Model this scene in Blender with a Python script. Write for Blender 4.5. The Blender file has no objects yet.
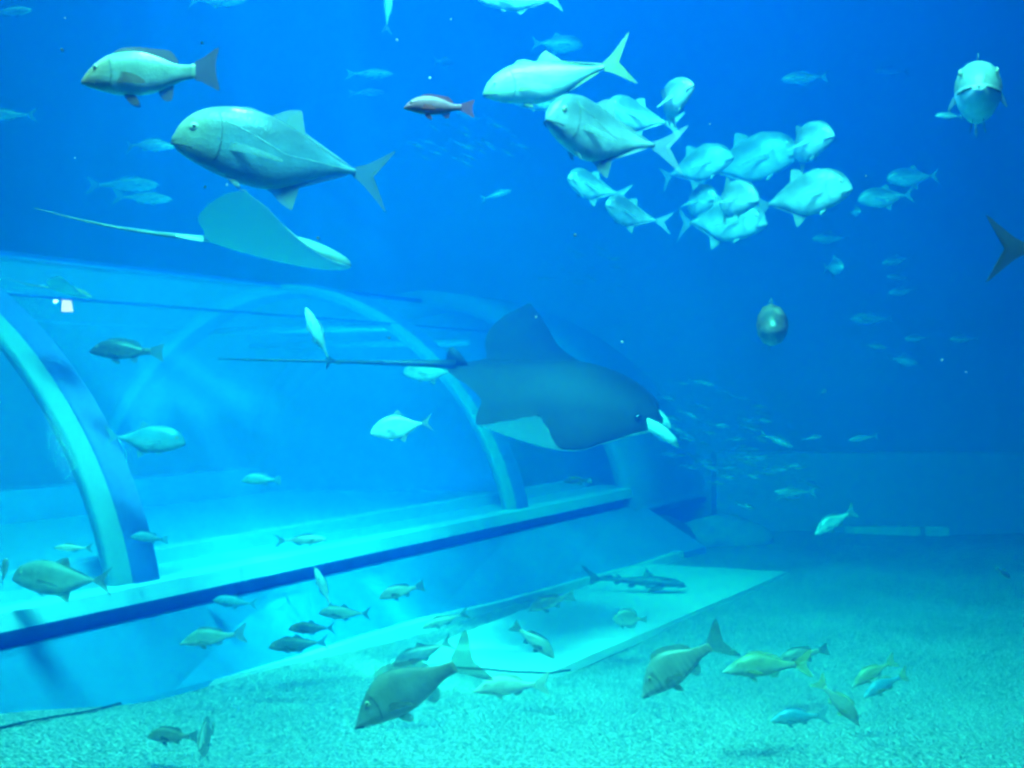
import bpy, math, random
from mathutils import Vector, Matrix
random.seed(11)
S = bpy.context.scene
C = S.collection
R = math.radians
F = 1330.0                      # focal length in pixels of the 1024 px wide frame
H = 2.0                         # height of the eye over the tank floor

def at(px, py, Y):              # a point of the tank from where it shows, at distance Y
    return Vector(((px - 512.0) / F * Y, Y, H - (py - 384.0) / F * Y))

# ------------------------------------------------------------------ materials
MATS = {}
def nodes(name):
    m = bpy.data.materials.new(name); m.use_nodes = True
    n = m.node_tree.nodes; l = m.node_tree.links
    b = n['Principled BSDF']
    return m, n, l, b

def mat_plain(name, col, rough=.6, metal=0., noise=.0, nscale=8., bump=0., bscale=60., col2=None):
    m, n, l, b = nodes(name)
    b.inputs['Roughness'].default_value = rough
    b.inputs['Metallic'].default_value = metal
    tc = n.new('ShaderNodeTexCoord')
    if noise or col2:
        t = n.new('ShaderNodeTexNoise'); t.inputs['Scale'].default_value = nscale; t.inputs['Detail'].default_value = 4
        l.new(tc.outputs['Object'], t.inputs['Vector'])
        r = n.new('ShaderNodeValToRGB')
        c2 = col2 or tuple(min(1, c * (1 - noise)) for c in col)
        r.color_ramp.elements[0].position = .38; r.color_ramp.elements[1].position = .62
        r.color_ramp.elements[0].color = (*c2, 1); r.color_ramp.elements[1].color = (*col, 1)
        l.new(t.outputs['Fac'], r.inputs['Fac']); l.new(r.outputs['Color'], b.inputs['Base Color'])
    else:
        b.inputs['Base Color'].default_value = (*col, 1)
    if bump:
        t2 = n.new('ShaderNodeTexNoise'); t2.inputs['Scale'].default_value = bscale; t2.inputs['Detail'].default_value = 3
        l.new(tc.outputs['Object'], t2.inputs['Vector'])
        bp = n.new('ShaderNodeBump'); bp.inputs['Strength'].default_value = bump; bp.inputs['Distance'].default_value = .02
        l.new(t2.outputs['Fac'], bp.inputs['Height']); l.new(bp.outputs['Normal'], b.inputs['Normal'])
    MATS[name] = m
    return m

def mat_skin(name, back, belly, z0=-.08, z1=.08, rough=.38, metal=.15, stripes=None, mottle=.25, face=None):
    """fish skin: the dark back of the species passes into its pale belly over the object's own height"""
    m, n, l, b = nodes(name)
    b.inputs['Roughness'].default_value = rough; b.inputs['Metallic'].default_value = metal
    tc = n.new('ShaderNodeTexCoord'); sp = n.new('ShaderNodeSeparateXYZ')
    l.new(tc.outputs['Object'], sp.inputs[0])
    mr = n.new('ShaderNodeMapRange'); mr.interpolation_type = 'SMOOTHSTEP'
    mr.inputs['From Min'].default_value = z0; mr.inputs['From Max'].default_value = z1
    l.new(sp.outputs['Z'], mr.inputs['Value'])
    mx = n.new('ShaderNodeMix'); mx.data_type = 'RGBA'
    mx.inputs[6].default_value = (*belly, 1); mx.inputs[7].default_value = (*back, 1)
    l.new(mr.outputs[0], mx.inputs[0])
    out = mx.outputs[2]
    if stripes:
        wv = n.new('ShaderNodeTexWave'); wv.bands_direction = stripes[0]; wv.inputs['Scale'].default_value = stripes[1]
        wv.inputs['Distortion'].default_value = 1.5
        l.new(tc.outputs['Object'], wv.inputs['Vector'])
        m2 = n.new('ShaderNodeMix'); m2.data_type = 'RGBA'; m2.inputs[7].default_value = (*stripes[2], 1)
        mm = n.new('ShaderNodeMath'); mm.operation = 'MULTIPLY'; mm.inputs[1].default_value = stripes[3]
        l.new(wv.outputs['Fac'], mm.inputs[0]); l.new(mm.outputs[0], m2.inputs[0]); l.new(out, m2.inputs[6]); out = m2.outputs[2]
    if face:
        mf = n.new('ShaderNodeMapRange'); mf.inputs['From Min'].default_value = .26; mf.inputs['From Max'].default_value = .48
        l.new(sp.outputs['X'], mf.inputs['Value'])
        m4 = n.new('ShaderNodeMix'); m4.data_type = 'RGBA'; m4.inputs[7].default_value = (*face, 1)
        l.new(mf.outputs[0], m4.inputs[0]); l.new(out, m4.inputs[6]); out = m4.outputs[2]
    nz = n.new('ShaderNodeTexNoise'); nz.inputs['Scale'].default_value = 13; nz.inputs['Detail'].default_value = 6
    l.new(tc.outputs['Object'], nz.inputs['Vector'])
    r = n.new('ShaderNodeMapRange'); r.inputs['From Min'].default_value = .35; r.inputs['From Max'].default_value = .65
    r.inputs['To Min'].default_value = 1 - mottle; r.inputs['To Max'].default_value = 1
    l.new(nz.outputs['Fac'], r.inputs['Value'])
    m3 = n.new('ShaderNodeMix'); m3.data_type = 'RGBA'; m3.blend_type = 'MULTIPLY'; m3.inputs[0].default_value = 1
    l.new(out, m3.inputs[6]); l.new(r.outputs[0], m3.inputs[7])
    l.new(m3.outputs[2], b.inputs['Base Color'])
    vo = n.new('ShaderNodeTexVoronoi'); vo.inputs['Scale'].default_value = 55
    l.new(tc.outputs['Object'], vo.inputs['Vector'])
    bp = n.new('ShaderNodeBump'); bp.inputs['Strength'].default_value = .12; bp.inputs['Distance'].default_value = .01
    l.new(vo.outputs['Distance'], bp.inputs['Height']); l.new(bp.outputs['Normal'], b.inputs['Normal'])
    MATS[name] = m
    return m

# ------------------------------------------------------------------ mesh helpers
def mesh(name, verts, faces, mats, smooth=True, midx=None):
    me = bpy.data.meshes.new(name)
    me.from_pydata([tuple(v) for v in verts], [], faces)
    for m in mats: me.materials.append(m)
    if smooth:
        me.polygons.foreach_set('use_smooth', [True] * len(me.polygons))
    if midx:
        me.polygons.foreach_set('material_index', midx)
    me.validate(); me.update()
    return me

def put(name, me, parent=None, **kw):
    o = bpy.data.objects.new(name, me); C.objects.link(o)
    if parent: o.parent = parent
    for k, v in kw.items(): o[k] = v
    return o

def box_data(x0, x1, y0, y1, z0, z1, v=None, f=None):
    v = [] if v is None else v; f = [] if f is None else f
    b = len(v)
    v += [(x0,y0,z0),(x1,y0,z0),(x1,y1,z0),(x0,y1,z0),(x0,y0,z1),(x1,y0,z1),(x1,y1,z1),(x0,y1,z1)]
    f += [tuple(b+i for i in q) for q in ((0,3,2,1),(4,5,6,7),(0,1,5,4),(1,2,6,5),(2,3,7,6),(3,0,4,7))]
    return v, f

def interp(t, pts):
    if t <= pts[0][0]: return pts[0][1]
    for i in range(len(pts) - 1):
        a, b = pts[i], pts[i + 1]
        if t <= b[0]:
            # Catmull-Rom through the points
            p0 = pts[i - 1][1] if i else a[1]
            p3 = pts[i + 2][1] if i + 2 < len(pts) else b[1]
            k = (t - a[0]) / (b[0] - a[0])
            return .5 * (2 * a[1] + (b[1] - p0) * k + (2 * p0 - 5 * a[1] + 4 * b[1] - p3) * k * k + (3 * a[1] - p0 - 3 * b[1] + p3) * k ** 3)
    return pts[-1][1]

def tube(path, radii, seg=10):
    v, f = [], []
    n = len(path)
    for i, p in enumerate(path):
        p = Vector(p)
        d = (Vector(path[min(i + 1, n - 1)]) - Vector(path[max(i - 1, 0)])).normalized()
        a = d.cross(Vector((0, 0, 1)))
        if a.length < .1: a = d.cross(Vector((0, 1, 0)))
        a.normalize(); b = d.cross(a)
        for k in range(seg):
            t = 2 * math.pi * k / seg
            v.append(p + (a * math.cos(t) + b * math.sin(t)) * radii[i])
    for i in range(n - 1):
        for k in range(seg):
            f.append((i*seg+k, i*seg+(k+1)%seg, (i+1)*seg+(k+1)%seg, (i+1)*seg+k))
    f.append(tuple(range(seg))[::-1]); f.append(tuple((n-1)*seg+k for k in range(seg)))
    return v, f

# ------------------------------------------------------------------ fish
# every species: outline of back and belly (t from snout to tail root, height), width, fins; body length 1 from snout to tail tip
BODY_END = .80
SP = {}
SP['trevally'] = dict(
    top=[(0,-.005),(.03,.055),(.09,.11),(.18,.15),(.32,.172),(.48,.165),(.62,.13),(.78,.075),(.9,.03),(1,.014)],
    bot=[(0,-.03),(.03,-.06),(.1,-.09),(.22,-.125),(.38,-.155),(.54,-.16),(.66,-.125),(.8,-.065),(.92,-.022),(1,-.012)],
    wid=[(0,.012),(.03,.035),(.1,.058),(.25,.08),(.45,.082),(.65,.06),(.85,.026),(1,.012)],
    tail=[(0,.018),(-.05,.045),(-.12,.10),(-.175,.142),(-.135,.08),(-.09,.022),(-.078,0),(-.09,-.022),(-.135,-.08),(-.175,-.142),(-.12,-.10),(-.05,-.045),(0,-.018)],
    dorsal=[(.51,.15),(.54,.178),(.595,.203),(.66,.212),(.625,.192),(.59,.163),(.60,.138),(.72,.10),(.85,.055),(.97,.022),(.97,.012),(.8,.035),(.6,.10)],
    spiny=[(.32,.16),(.36,.18),(.42,.175),(.46,.16),(.4,.15)],
    anal=[(.53,-.14),(.57,-.17),(.62,-.205),(.69,-.228),(.65,-.198),(.615,-.16),(.63,-.135),(.76,-.09),(.88,-.048),(.96,-.022),(.9,-.015),(.7,-.08)],
    pelvic=[(.30,-.125),(.36,-.165),(.40,-.175),(.38,-.15),(.36,-.13)],
    pec=(.30,-.015,.27,.034,.8), eye=(.115,.045,.02), mouth=(.045,-.035,.06))
SP['slimjack'] = dict(SP['trevally'],
    top=[(0,-.01),(.04,.035),(.12,.08),(.25,.115),(.42,.125),(.6,.10),(.78,.055),(.9,.024),(1,.012)],
    bot=[(0,-.03),(.04,-.05),(.15,-.08),(.3,-.1),(.48,-.115),(.64,-.095),(.8,-.05),(.92,-.02),(1,-.012)],
    dorsal=[(.50,.11),(.53,.15),(.58,.17),(.59,.145),(.62,.11),(.78,.07),(.97,.026),(.97,.015),(.8,.04),(.6,.09)],
    anal=[(.54,-.10),(.57,-.13),(.62,-.155),(.62,-.13),(.65,-.09),(.8,-.06),(.96,-.024),(.9,-.015),(.7,-.07)],
    spiny=[(.30,.115),(.33,.14),(.40,.14),(.46,.12),(.4,.11)],
    pelvic=[(.30,-.09),(.36,-.125),(.40,-.13),(.38,-.1)], pec=(.28,-.02,.24,.045,.9), eye=(.10,.02,.016), mouth=(.04,-.03,.05))
SP['snapper'] = dict(
    top=[(0,-.02),(.04,.02),(.12,.075),(.22,.12),(.36,.145),(.52,.14),(.68,.105),(.82,.06),(.93,.045),(1,.045)],
    bot=[(0,-.045),(.05,-.06),(.15,-.08),(.3,-.105),(.5,-.11),(.66,-.095),(.8,-.06),(.92,-.04),(1,-.04)],
    wid=[(0,.018),(.05,.04),(.15,.065),(.3,.08),(.5,.075),(.7,.05),(.88,.024),(1,.014)],
    tail=[(0,.045),(-.06,.07),(-.16,.11),(-.185,.105),(-.165,.05),(-.16,0),(-.165,-.05),(-.185,-.125),(-.14,-.11),(-.06,-.065),(0,-.04)],
    dorsal=[(.28,.13),(.34,.165),(.5,.17),(.64,.155),(.76,.14),(.82,.10),(.84,.06),(.7,.09),(.45,.135)],
    anal=[(.66,-.085),(.70,-.14),(.77,-.15),(.79,-.12),(.80,-.06),(.73,-.07)],
    pelvic=[(.36,-.095),(.40,-.15),(.48,-.175),(.49,-.15),(.44,-.1)],
    pec=(.32,-.02,.21,.06,.7), eye=(.13,.045,.017), mouth=(.035,-.04,.07))
SP['emperor'] = dict(
    top=[(0,-.035),(.06,.0),(.14,.05),(.24,.1),(.36,.135),(.5,.135),(.66,.1),(.8,.055),(.92,.038),(1,.036)],
    bot=[(0,-.055),(.08,-.07),(.2,-.09),(.35,-.11),(.52,-.11),(.68,-.085),(.82,-.05),(.93,-.034),(1,-.034)],
    wid=[(0,.016),(.06,.034),(.16,.055),(.3,.072),(.5,.07),(.7,.045),(.88,.022),(1,.013)],
    tail=[(0,.036),(-.06,.08),(-.16,.15),(-.195,.15),(-.155,.05),(-.135,0),(-.155,-.05),(-.195,-.14),(-.15,-.13),(-.06,-.07),(0,-.034)],
    dorsal=[(.34,.13),(.38,.165),(.5,.17),(.62,.145),(.72,.125),(.78,.09),(.8,.06),(.65,.09),(.45,.13)],
    anal=[(.64,-.085),(.68,-.13),(.75,-.12),(.78,-.06),(.7,-.07)],
    pelvic=[(.36,-.1),(.41,-.15),(.47,-.16),(.45,-.12),(.42,-.1)],
    pec=(.33,-.035,.17,.04,.7), eye=(.2,.045,.016), mouth=(.02,-.045,.05))
SP['fusilier'] = dict(
    top=[(0,0),(.05,.03),(.18,.07),(.4,.092),(.62,.075),(.82,.035),(.94,.02),(1,.02)],
    bot=[(0,-.01),(.05,-.03),(.2,-.065),(.42,-.085),(.64,-.065),(.82,-.03),(.94,-.018),(1,-.018)],
    wid=[(0,.01),(.06,.03),(.2,.05),(.42,.056),(.65,.04),(.85,.018),(1,.01)],
    tail=[(0,.02),(-.07,.06),(-.17,.12),(-.18,.10),(-.11,.02),(-.1,0),(-.11,-.02),(-.18,-.10),(-.17,-.12),(-.07,-.06),(0,-.02)],
    dorsal=[(.32,.08),(.38,.125),(.5,.12),(.65,.095),(.76,.065),(.78,.045),(.6,.07)],
    anal=[(.58,-.065),(.62,-.11),(.7,-.085),(.77,-.05),(.75,-.04)],
    pelvic=[(.34,-.07),(.38,-.11),(.43,-.11),(.41,-.08)],
    pec=(.27,-.01,.13,.03,.7), eye=(.1,.015,.016), mouth=(.02,-.01,.03))
SP['pompano'] = dict(
    top=[(0,-.04),(.03,0),(.09,.06),(.2,.13),(.36,.18),(.5,.185),(.64,.15),(.8,.08),(.92,.03),(1,.016)],
    bot=[(0,-.06),(.04,-.085),(.14,-.12),(.3,-.165),(.48,-.18),(.6,-.165),(.72,-.115),(.84,-.06),(.94,-.022),(1,-.014)],
    wid=[(0,.012),(.04,.032),(.12,.052),(.3,.07),(.5,.066),(.7,.042),(.88,.02),(1,.012)],
    tail=SP['trevally']['tail'],
    dorsal=[(.48,.17),(.52,.23),(.585,.265),(.57,.22),(.59,.17),(.75,.11),(.95,.035),(.95,.02),(.8,.07),(.6,.14)],
    anal=[(.54,-.16),(.58,-.22),(.65,-.255),(.63,-.2),(.65,-.145),(.78,-.095),(.95,-.03),(.9,-.03),(.7,-.11)],
    pelvic=[(.34,-.16),(.38,-.2),(.42,-.2),(.4,-.165)],
    pec=(.29,-.04,.17,.045,.7), eye=(.13,.0,.019), mouth=(.02,-.055,.03))
SP['butterfly'] = dict(
    top=[(0,-.01),(.06,.03),(.14,.11),(.28,.2),(.48,.235),(.66,.2),(.8,.1),(.92,.045),(1,.04)],
    bot=[(0,-.02),(.08,-.05),(.18,-.12),(.34,-.185),(.52,-.2),(.7,-.16),(.84,-.08),(.94,-.04),(1,-.036)],
    wid=[(0,.01),(.08,.03),(.25,.055),(.5,.055),(.75,.03),(1,.012)],
    tail=[(0,.04),(-.06,.06),(-.15,.09),(-.16,.08),(-.15,0),(-.16,-.08),(-.15,-.09),(-.06,-.06),(0,-.036)],
    dorsal=[(.22,.17),(.3,.25),(.5,.285),(.7,.27),(.82,.2),(.84,.09),(.66,.18),(.45,.22)],
    anal=[(.52,-.19),(.6,-.25),(.74,-.23),(.84,-.15),(.85,-.07),(.7,-.15)],
    pelvic=[(.32,-.17),(.36,-.25),(.42,-.25),(.4,-.18)],
    pec=(.3,-.03,.13,.035,.7), eye=(.14,.05,.022), mouth=(.01,-.015,.02))
SP['grouper'] = dict(
    top=[(0,-.01),(.04,.045),(.12,.1),(.22,.14),(.36,.16),(.52,.15),(.68,.115),(.82,.075),(.93,.06),(1,.058)],
    bot=[(0,-.05),(.04,-.085),(.12,-.12),(.25,-.145),(.45,-.145),(.64,-.12),(.8,-.075),(.92,-.052),(1,-.05)],
    wid=[(0,.03),(.04,.07),(.12,.11),(.25,.135),(.45,.12),(.68,.07),(.88,.03),(1,.018)],
    tail=[(0,.058),(-.07,.09),(-.17,.11),(-.185,.05),(-.19,0),(-.185,-.05),(-.17,-.10),(-.07,-.08),(0,-.05)],
    dorsal=[(.26,.145),(.32,.2),(.5,.2),(.64,.19),(.78,.18),(.84,.12),(.85,.07),(.6,.13)],
    anal=[(.62,-.12),(.68,-.18),(.76,-.17),(.8,-.1),(.8,-.07)],
    pelvic=[(.3,-.135),(.34,-.2),(.41,-.2),(.4,-.14)],
    pec=(.3,-.04,.13,.045,.9), eye=(.12,.065,.018), mouth=(.03,-.03,.09))
SP['shark'] = dict(
    top=[(0,0),(.05,.02),(.15,.042),(.3,.058),(.45,.055),(.6,.04),(.78,.022),(.92,.014),(1,.013)],
    bot=[(0,-.005),(.05,-.02),(.15,-.036),(.3,-.045),(.45,-.042),(.6,-.03),(.78,-.018),(.92,-.012),(1,-.01)],
    wid=[(0,.012),(.05,.035),(.15,.055),(.3,.062),(.45,.052),(.6,.034),(.8,.018),(1,.009)],
    tail=[(0,.012),(-.06,.05),(-.14,.1),(-.18,.12),(-.17,.09),(-.1,.02),(-.09,-.02),(-.1,-.06),(-.06,-.045),(0,-.01)],
    dorsal=[(.38,.05),(.43,.1),(.47,.13),(.48,.1),(.49,.05)],
    spiny=[(.74,.024),(.77,.05),(.8,.058),(.81,.022)],
    anal=[(.76,-.018),(.79,-.04),(.82,-.042),(.83,-.014)],
    pelvic=[(.58,-.03),(.62,-.06),(.66,-.06),(.66,-.025)],
    pec=(.27,-.03,.17,.06,1.3), eye=(.08,.012,.008), mouth=(.06,-.02,.03))

def bendf(x, amp):              # sideways sweep of the swimming body, growing towards the tail
    t = max(0, .25 - x)
    return amp * t * t * 1.6

def loft(sp, amp, seg=22, nst=30):
    v, f = [], []
    for i in range(nst + 1):
        t = i / nst
        t = t ** 1.35 if t < 1 else 1
        x = .5 - t * BODY_END
        zt, zb, w = interp(t, sp['top']), interp(t, sp['bot']), interp(t, sp['wid'])
        zc, hh = (zt + zb) / 2, (zt - zb) / 2
        for k in range(seg):
            a = 2 * math.pi * k / seg
            c, s = math.cos(a), math.sin(a)
            e = .9
            yy = w * math.copysign(abs(c) ** e, c)
            zz = zc + hh * math.copysign(abs(s) ** 1.08, s)
            v.append((x, yy + bendf(x, amp), zz))
    for i in range(nst):
        for k in range(seg):
            f.append((i*seg+k, (i+1)*seg+k, (i+1)*seg+(k+1)%seg, i*seg+(k+1)%seg))
    f.append(tuple(range(seg))); f.append(tuple(nst*seg+k for k in range(seg))[::-1])
    return v, f

def smooth_outline(pts, n=4):
    out = []
    N = len(pts)
    for i in range(N):
        p0, p1, p2, p3 = pts[i-1], pts[i], pts[(i+1) % N], pts[(i+2) % N]
        for k in range(n):
            t = k / n
            out.append(tuple(.5*((2*p1[j]) + (-p0[j]+p2[j])*t + (2*p0[j]-5*p1[j]+4*p2[j]-p3[j])*t*t*.9 + (-p0[j]+3*p1[j]-3*p2[j]+p3[j])*t**3*.9) if t else p1[j] for j in (0, 1)))
    return out

def fin_xz(pts, amp, th=.004, body=True):
    """thin blade of the given side outline (t, z), following the sweep of the body"""
    o = smooth_outline([(.5 - p[0] * BODY_END, p[1]) if body else p for p in pts], 3)
    cx = sum(p[0] for p in o) / len(o); cz = sum(p[1] for p in o) / len(o)
    n = len(o)
    v, f = [], []
    for sgn in (1, -1):
        for p in o: v.append((p[0], bendf(p[0], amp) + sgn * th * .4, p[1]))
        v.append((cx, bendf(cx, amp) + sgn * th, cz))
    for k in range(n):
        k2 = (k + 1) % n
        f.append((k, k2, n)); f.append((n+1+k2, n+1+k, 2*n+1)); f.append((k2, k, n+1+k, n+1+k2))
    return v, f

def pectoral(sp, side, amp):
    t, z, L, w, flare = sp['pec']
    x = .5 - t * BODY_END
    y = (interp(t, sp['wid'])) * .88
    o = smooth_outline([(0, w*.45), (-L*.35, w*.62), (-L*.8, w*.2), (-L, -w*.35), (-L*.75, -w*.42), (-L*.35, -w*.35), (0, -w*.4)], 3)
    n = len(o); v, f = [], []
    a = R(24 * flare)
    for sg in (1, -1):
        for p in o:
            u = -p[0]
            v.append((x - u * math.cos(a), side * (y + u * math.sin(a) + sg * .002) + bendf(x, amp), z + p[1] - u * .12 * flare))
        v.append((x - .4 * L * math.cos(a), side * (y + .4 * L * math.sin(a) + sg * .004) + bendf(x, amp), z - .4 * L * .12 * flare))
    for k in range(n):
        k2 = (k + 1) % n
        f.append((k, k2, n)); f.append((n+1+k2, n+1+k, 2*n+1)); f.append((k2, k, n+1+k, n+1+k2))
    return v, f

def ball(c, r, seg=10, ring=6, flat=1.):
    v, f = [], []
    for i in range(ring + 1):
        p = math.pi * i / ring
        for k in range(seg):
            t = 2*math.pi*k/seg
            v.append((c[0] + r*math.sin(p)*math.cos(t), c[1] + r*flat*math.cos(p), c[2] + r*math.sin(p)*math.sin(t)))
    for i in range(ring):
        for k in range(seg):
            f.append((i*seg+k, i*seg+(k+1)%seg, (i+1)*seg+(k+1)%seg, (i+1)*seg+k))
    return v, f

CACHE = {}
def parts_of(kind, skin, fin, amp, full, tf=None, fine=False):
    key = (kind, skin, fin, round(amp, 2), full, tf, fine)
    if key in CACHE: return CACHE[key]
    sp = SP[kind]; ms, mf = MATS[skin], MATS[fin]
    res = []
    body = loft(sp, amp)
    tail = fin_xz([(-.5 + (1 - BODY_END) + p[0] + .01, p[1]) for p in sp['tail']], amp, .006, body=False)
    if not full:                # far fish: one small mesh
        v, f = loft(sp, amp, 12, 14); b = len(v)
        n1 = len(f)
        for blade in [tail] + [fin_xz(sp[k], amp) for k in ('dorsal', 'anal')]:
            b = len(v); v += blade[0]; f += [tuple(b + i for i in q) for q in blade[1]]
        res.append(('body', mesh('fish_body', v, f, [ms, mf], True, [0]*n1 + [1]*(len(f)-n1))))
        CACHE[key] = res
        return res
    res.append(('body', mesh('fish_body', *body, [ms])))
    res.append(('tail_fin', mesh('tail_fin', *tail, [MATS[tf or fin]], False)))
    res.append(('dorsal_fin', mesh('dorsal_fin', *fin_xz(sp['dorsal'], amp), [mf], False)))
    if 'spiny' in sp: res.append(('dorsal_fin', mesh('front_dorsal_fin', *fin_xz(sp['spiny'], amp), [mf], False)))
    res.append(('anal_fin', mesh('anal_fin', *fin_xz(sp['anal'], amp), [mf], False)))
    for s in (1, -1):
        v, f = fin_xz(sp['pelvic'], amp)
        v = [(a, b + s * (.018 + max(0, -.1 - c) * .25), c) for a, b, c in v]
        res.append(('pelvic_fin', mesh('pelvic_fin', v, f, [mf], False)))
        res.append(('pectoral_fin', mesh('pectoral_fin', *pectoral(sp, s, amp), [mf], False)))
        t, z, r = sp['eye']; x = .5 - t * BODY_END
        w = interp(t, sp['wid'])
        v, f = ball((x, s * w * .93 + bendf(x, amp), z), r, 12, 8, .55)
        v2, f2 = ball((x, s * (w * .93 + r * .2) + bendf(x, amp), z), r * .62, 10, 6, .7)
        b = len(v)
        res.append(('eye', mesh('fish_eye', v + v2, f + [tuple(b+i for i in q) for q in f2], [MATS['eye_ring'], MATS['eye_pupil']], True, [0]*len(f) + [1]*len(f2))))
    if fine:                    # rim of the gill cover and the raised line along each side
        for s in (1, -1):
            gp = []
            for i in range(9):
                a = R(-62 + 124 * i / 8)
                t = .235 + .055 * math.cos(a) - .02; zt, zb = interp(t, sp['top']), interp(t, sp['bot'])
                zz = (zt + zb) / 2 + (zt - zb) / 2 * .82 * math.sin(a); k = max(0, 1 - (abs(zz - (zt + zb) / 2) / ((zt - zb) / 2)) ** 2) ** .5
                gp.append((.5 - t * BODY_END, s * interp(t, sp['wid']) * (k ** .93) * 1.005 + bendf(.5 - t * BODY_END, amp), zz))
            res.append(('gill_cover', mesh('gill_rim', *tube(gp, [.003] * 9, 6), [MATS['gill']])))
            lp_ = []
            for i in range(16):
                t = .27 + .70 * i / 15; zt, zb = interp(t, sp['top']), interp(t, sp['bot'])
                h_ = .5 * (1 - min(1, i / 8)); zz = (zt + zb) / 2 + (zt - zb) / 2 * h_; k = (1 - h_ * h_) ** .5
                lp_.append((.5 - t * BODY_END, s * interp(t, sp['wid']) * (k ** .93) * 1.0 + bendf(.5 - t * BODY_END, amp), zz))
            if kind in ('trevally', 'slimjack'): res.append(('lateral_line', mesh('lateral_line', *tube(lp_, [.0017] * 16, 6), [MATS['side_line']])))
    # mouth: a dark curved slit lying round the snout
    t0, z, L = sp['mouth']
    pth = []
    for i in range(-6, 7):
        t = max(.004, abs(i) / 6 * (L + t0) / BODY_END)
        w = interp(t, sp['wid']) * 1.0
        zc = z - abs(i) / 6 * .012
        pth.append((.5 - t * BODY_END + .003, math.copysign(w, i) if i else 0, zc))
    res.append(('mouth', mesh('fish_mouth', *tube(pth, [.0048]*len(pth), 6), [MATS['mouth']])))
    CACHE[key] = res
    return res

def fish(kind, px, py, Y, ext, yaw, pitch=0, roll=0, label='', cat='fish', name=None, skin='silver', fin='fin_silver', amp=0., group=None, full=None, L=None, sy=1., sz=1., tf=None):
    """ext: apparent length in pixels; yaw 0 heads to +X, 180 to -X, -90 towards the window"""
    if Y >= 12.5 and px > 800 and py < 400: Y += 1.6
    p = at(px, py, Y)
    if L is None:
        fr = math.hypot(max(abs(math.cos(R(yaw))) * math.cos(R(pitch)), .12), math.sin(R(pitch)))
        L = ext / F * Y / fr
    if full is None: full = ext >= 44
    M = Matrix.Translation(p) @ Matrix.Rotation(R(yaw), 4, 'Z') @ Matrix.Rotation(R(-pitch), 4, 'Y') @ Matrix.Rotation(R(roll), 4, 'X') @ Matrix.Diagonal((L, L * sy, L * sz, 1))
    nm = name or {'slimjack': 'jack', 'emperor': 'emperor_fish', 'butterfly': 'butterflyfish'}.get(kind, kind)
    
    ps = parts_of(kind, skin, fin, amp, full, tf, ext >= 90)
    if not full:
        root = put(nm, ps[0][1])
    else:
        root = bpy.data.objects.new(nm, None); root.empty_display_size = .1; C.objects.link(root)
        for n, me in ps: put(n, me, root)
    root.matrix_world = M
    root['label'] = label; root['category'] = cat
    if group: root['group'] = group
    return root

exec_fish = []
# ------------------------------------------------------------------ materials of the place
mat_skin('silver', (.12,.17,.18), (.46,.54,.55), -.06, .10, mottle=.3)
mat_skin('silver_dark', (.08,.11,.12), (.18,.29,.34), -.03, .10, face=(.45,.38,.25))
mat_skin('silver_pale', (.50,.58,.55), (.85,.9,.9), -.06, .10, rough=.3)
mat_skin('gold_jack', (.36,.36,.20), (.55,.60,.52), -.02, .08, face=(.55,.5,.2))
mat_skin('snapper_skin', (.42,.42,.34), (.75,.80,.78), -.06, .04, face=(.85,.45,.25))
mat_skin('emperor_skin', (.24,.25,.20), (.42,.44,.38), -.08, .08, metal=0)
mat_skin('banded_skin', (.34,.33,.27), (.62,.62,.55), -.08, .05, metal=0, stripes=('X', 6., (.22,.23,.2), .35))
mat_skin('tan_skin', (.30,.35,.31), (.56,.60,.54), -.06, .05, metal=0)
mat_skin('yellow_skin', (.34,.36,.22), (.48,.54,.44), -.03, .04, metal=0)
mat_skin('dark_skin', (.07,.08,.08), (.2,.22,.22), -.1, .05, metal=0)
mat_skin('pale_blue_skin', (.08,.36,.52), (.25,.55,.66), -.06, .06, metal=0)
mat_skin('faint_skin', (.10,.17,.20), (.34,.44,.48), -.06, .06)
mat_skin('red_skin', (.95,.26,.36), (.95,.35,.45), -.1, .05, metal=0)  # colour of a reddish reflection on the acrylic, modelled as a fish
mat_skin('grouper_skin', (.20,.12,.08), (.55,.5,.42), -.2, .02, metal=0, mottle=.8)
mat_skin('head_on_skin', (.26,.30,.27), (.9,.95,.92), -.03, -.01, metal=0)
mat_skin('sandy_skin', (.55,.58,.5), (.75,.78,.72), -.05, .05, metal=0)
mat_skin('shark_skin', (.13,.2,.22), (.4,.45,.45), -.035, -.01, metal=0, mottle=.1)
mat_plain('fin_silver', (.26,.32,.32), .5)
mat_plain('fin_clear', (.25,.32,.34), .5)
mat_plain('fin_blue', (.15,.42,.55), .5)
mat_plain('fin_dark', (.14,.16,.15), .5)
mat_plain('fin_yellow', (.55,.50,.18), .5)
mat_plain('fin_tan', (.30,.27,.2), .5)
mat_plain('fin_rust', (.32,.17,.14), .5)
mat_plain('fin_red', (.9,.15,.15), .5)
mat_plain('fin_sandy', (.6,.62,.55), .5)
mat_plain('eye_ring', (.55,.52,.35), .3)
mat_plain('eye_pupil', (.01,.01,.01), .2)
mat_plain('gill', (.10,.12,.11), .5)
mat_plain('side_line', (.36,.42,.4), .5)
mat_plain('mouth', (.04,.035,.03), .6)
for k in [k for k in MATS if k.startswith('fin_')]:     # fin membranes let some light through
    m = MATS[k]; n = m.node_tree.nodes; l = m.node_tree.links
    b = n['Principled BSDF']; o_ = n['Material Output']
    t_ = n.new('ShaderNodeBsdfTransparent'); x_ = n.new('ShaderNodeMixShader'); x_.inputs[0].default_value = .72 if k == 'fin_clear' else .6 if k in ('fin_tan', 'fin_yellow', 'fin_blue') else .5
    l.new(b.outputs[0], x_.inputs[1]); l.new(t_.outputs[0], x_.inputs[2]); l.new(x_.outputs[0], o_.inputs['Surface'])
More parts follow.
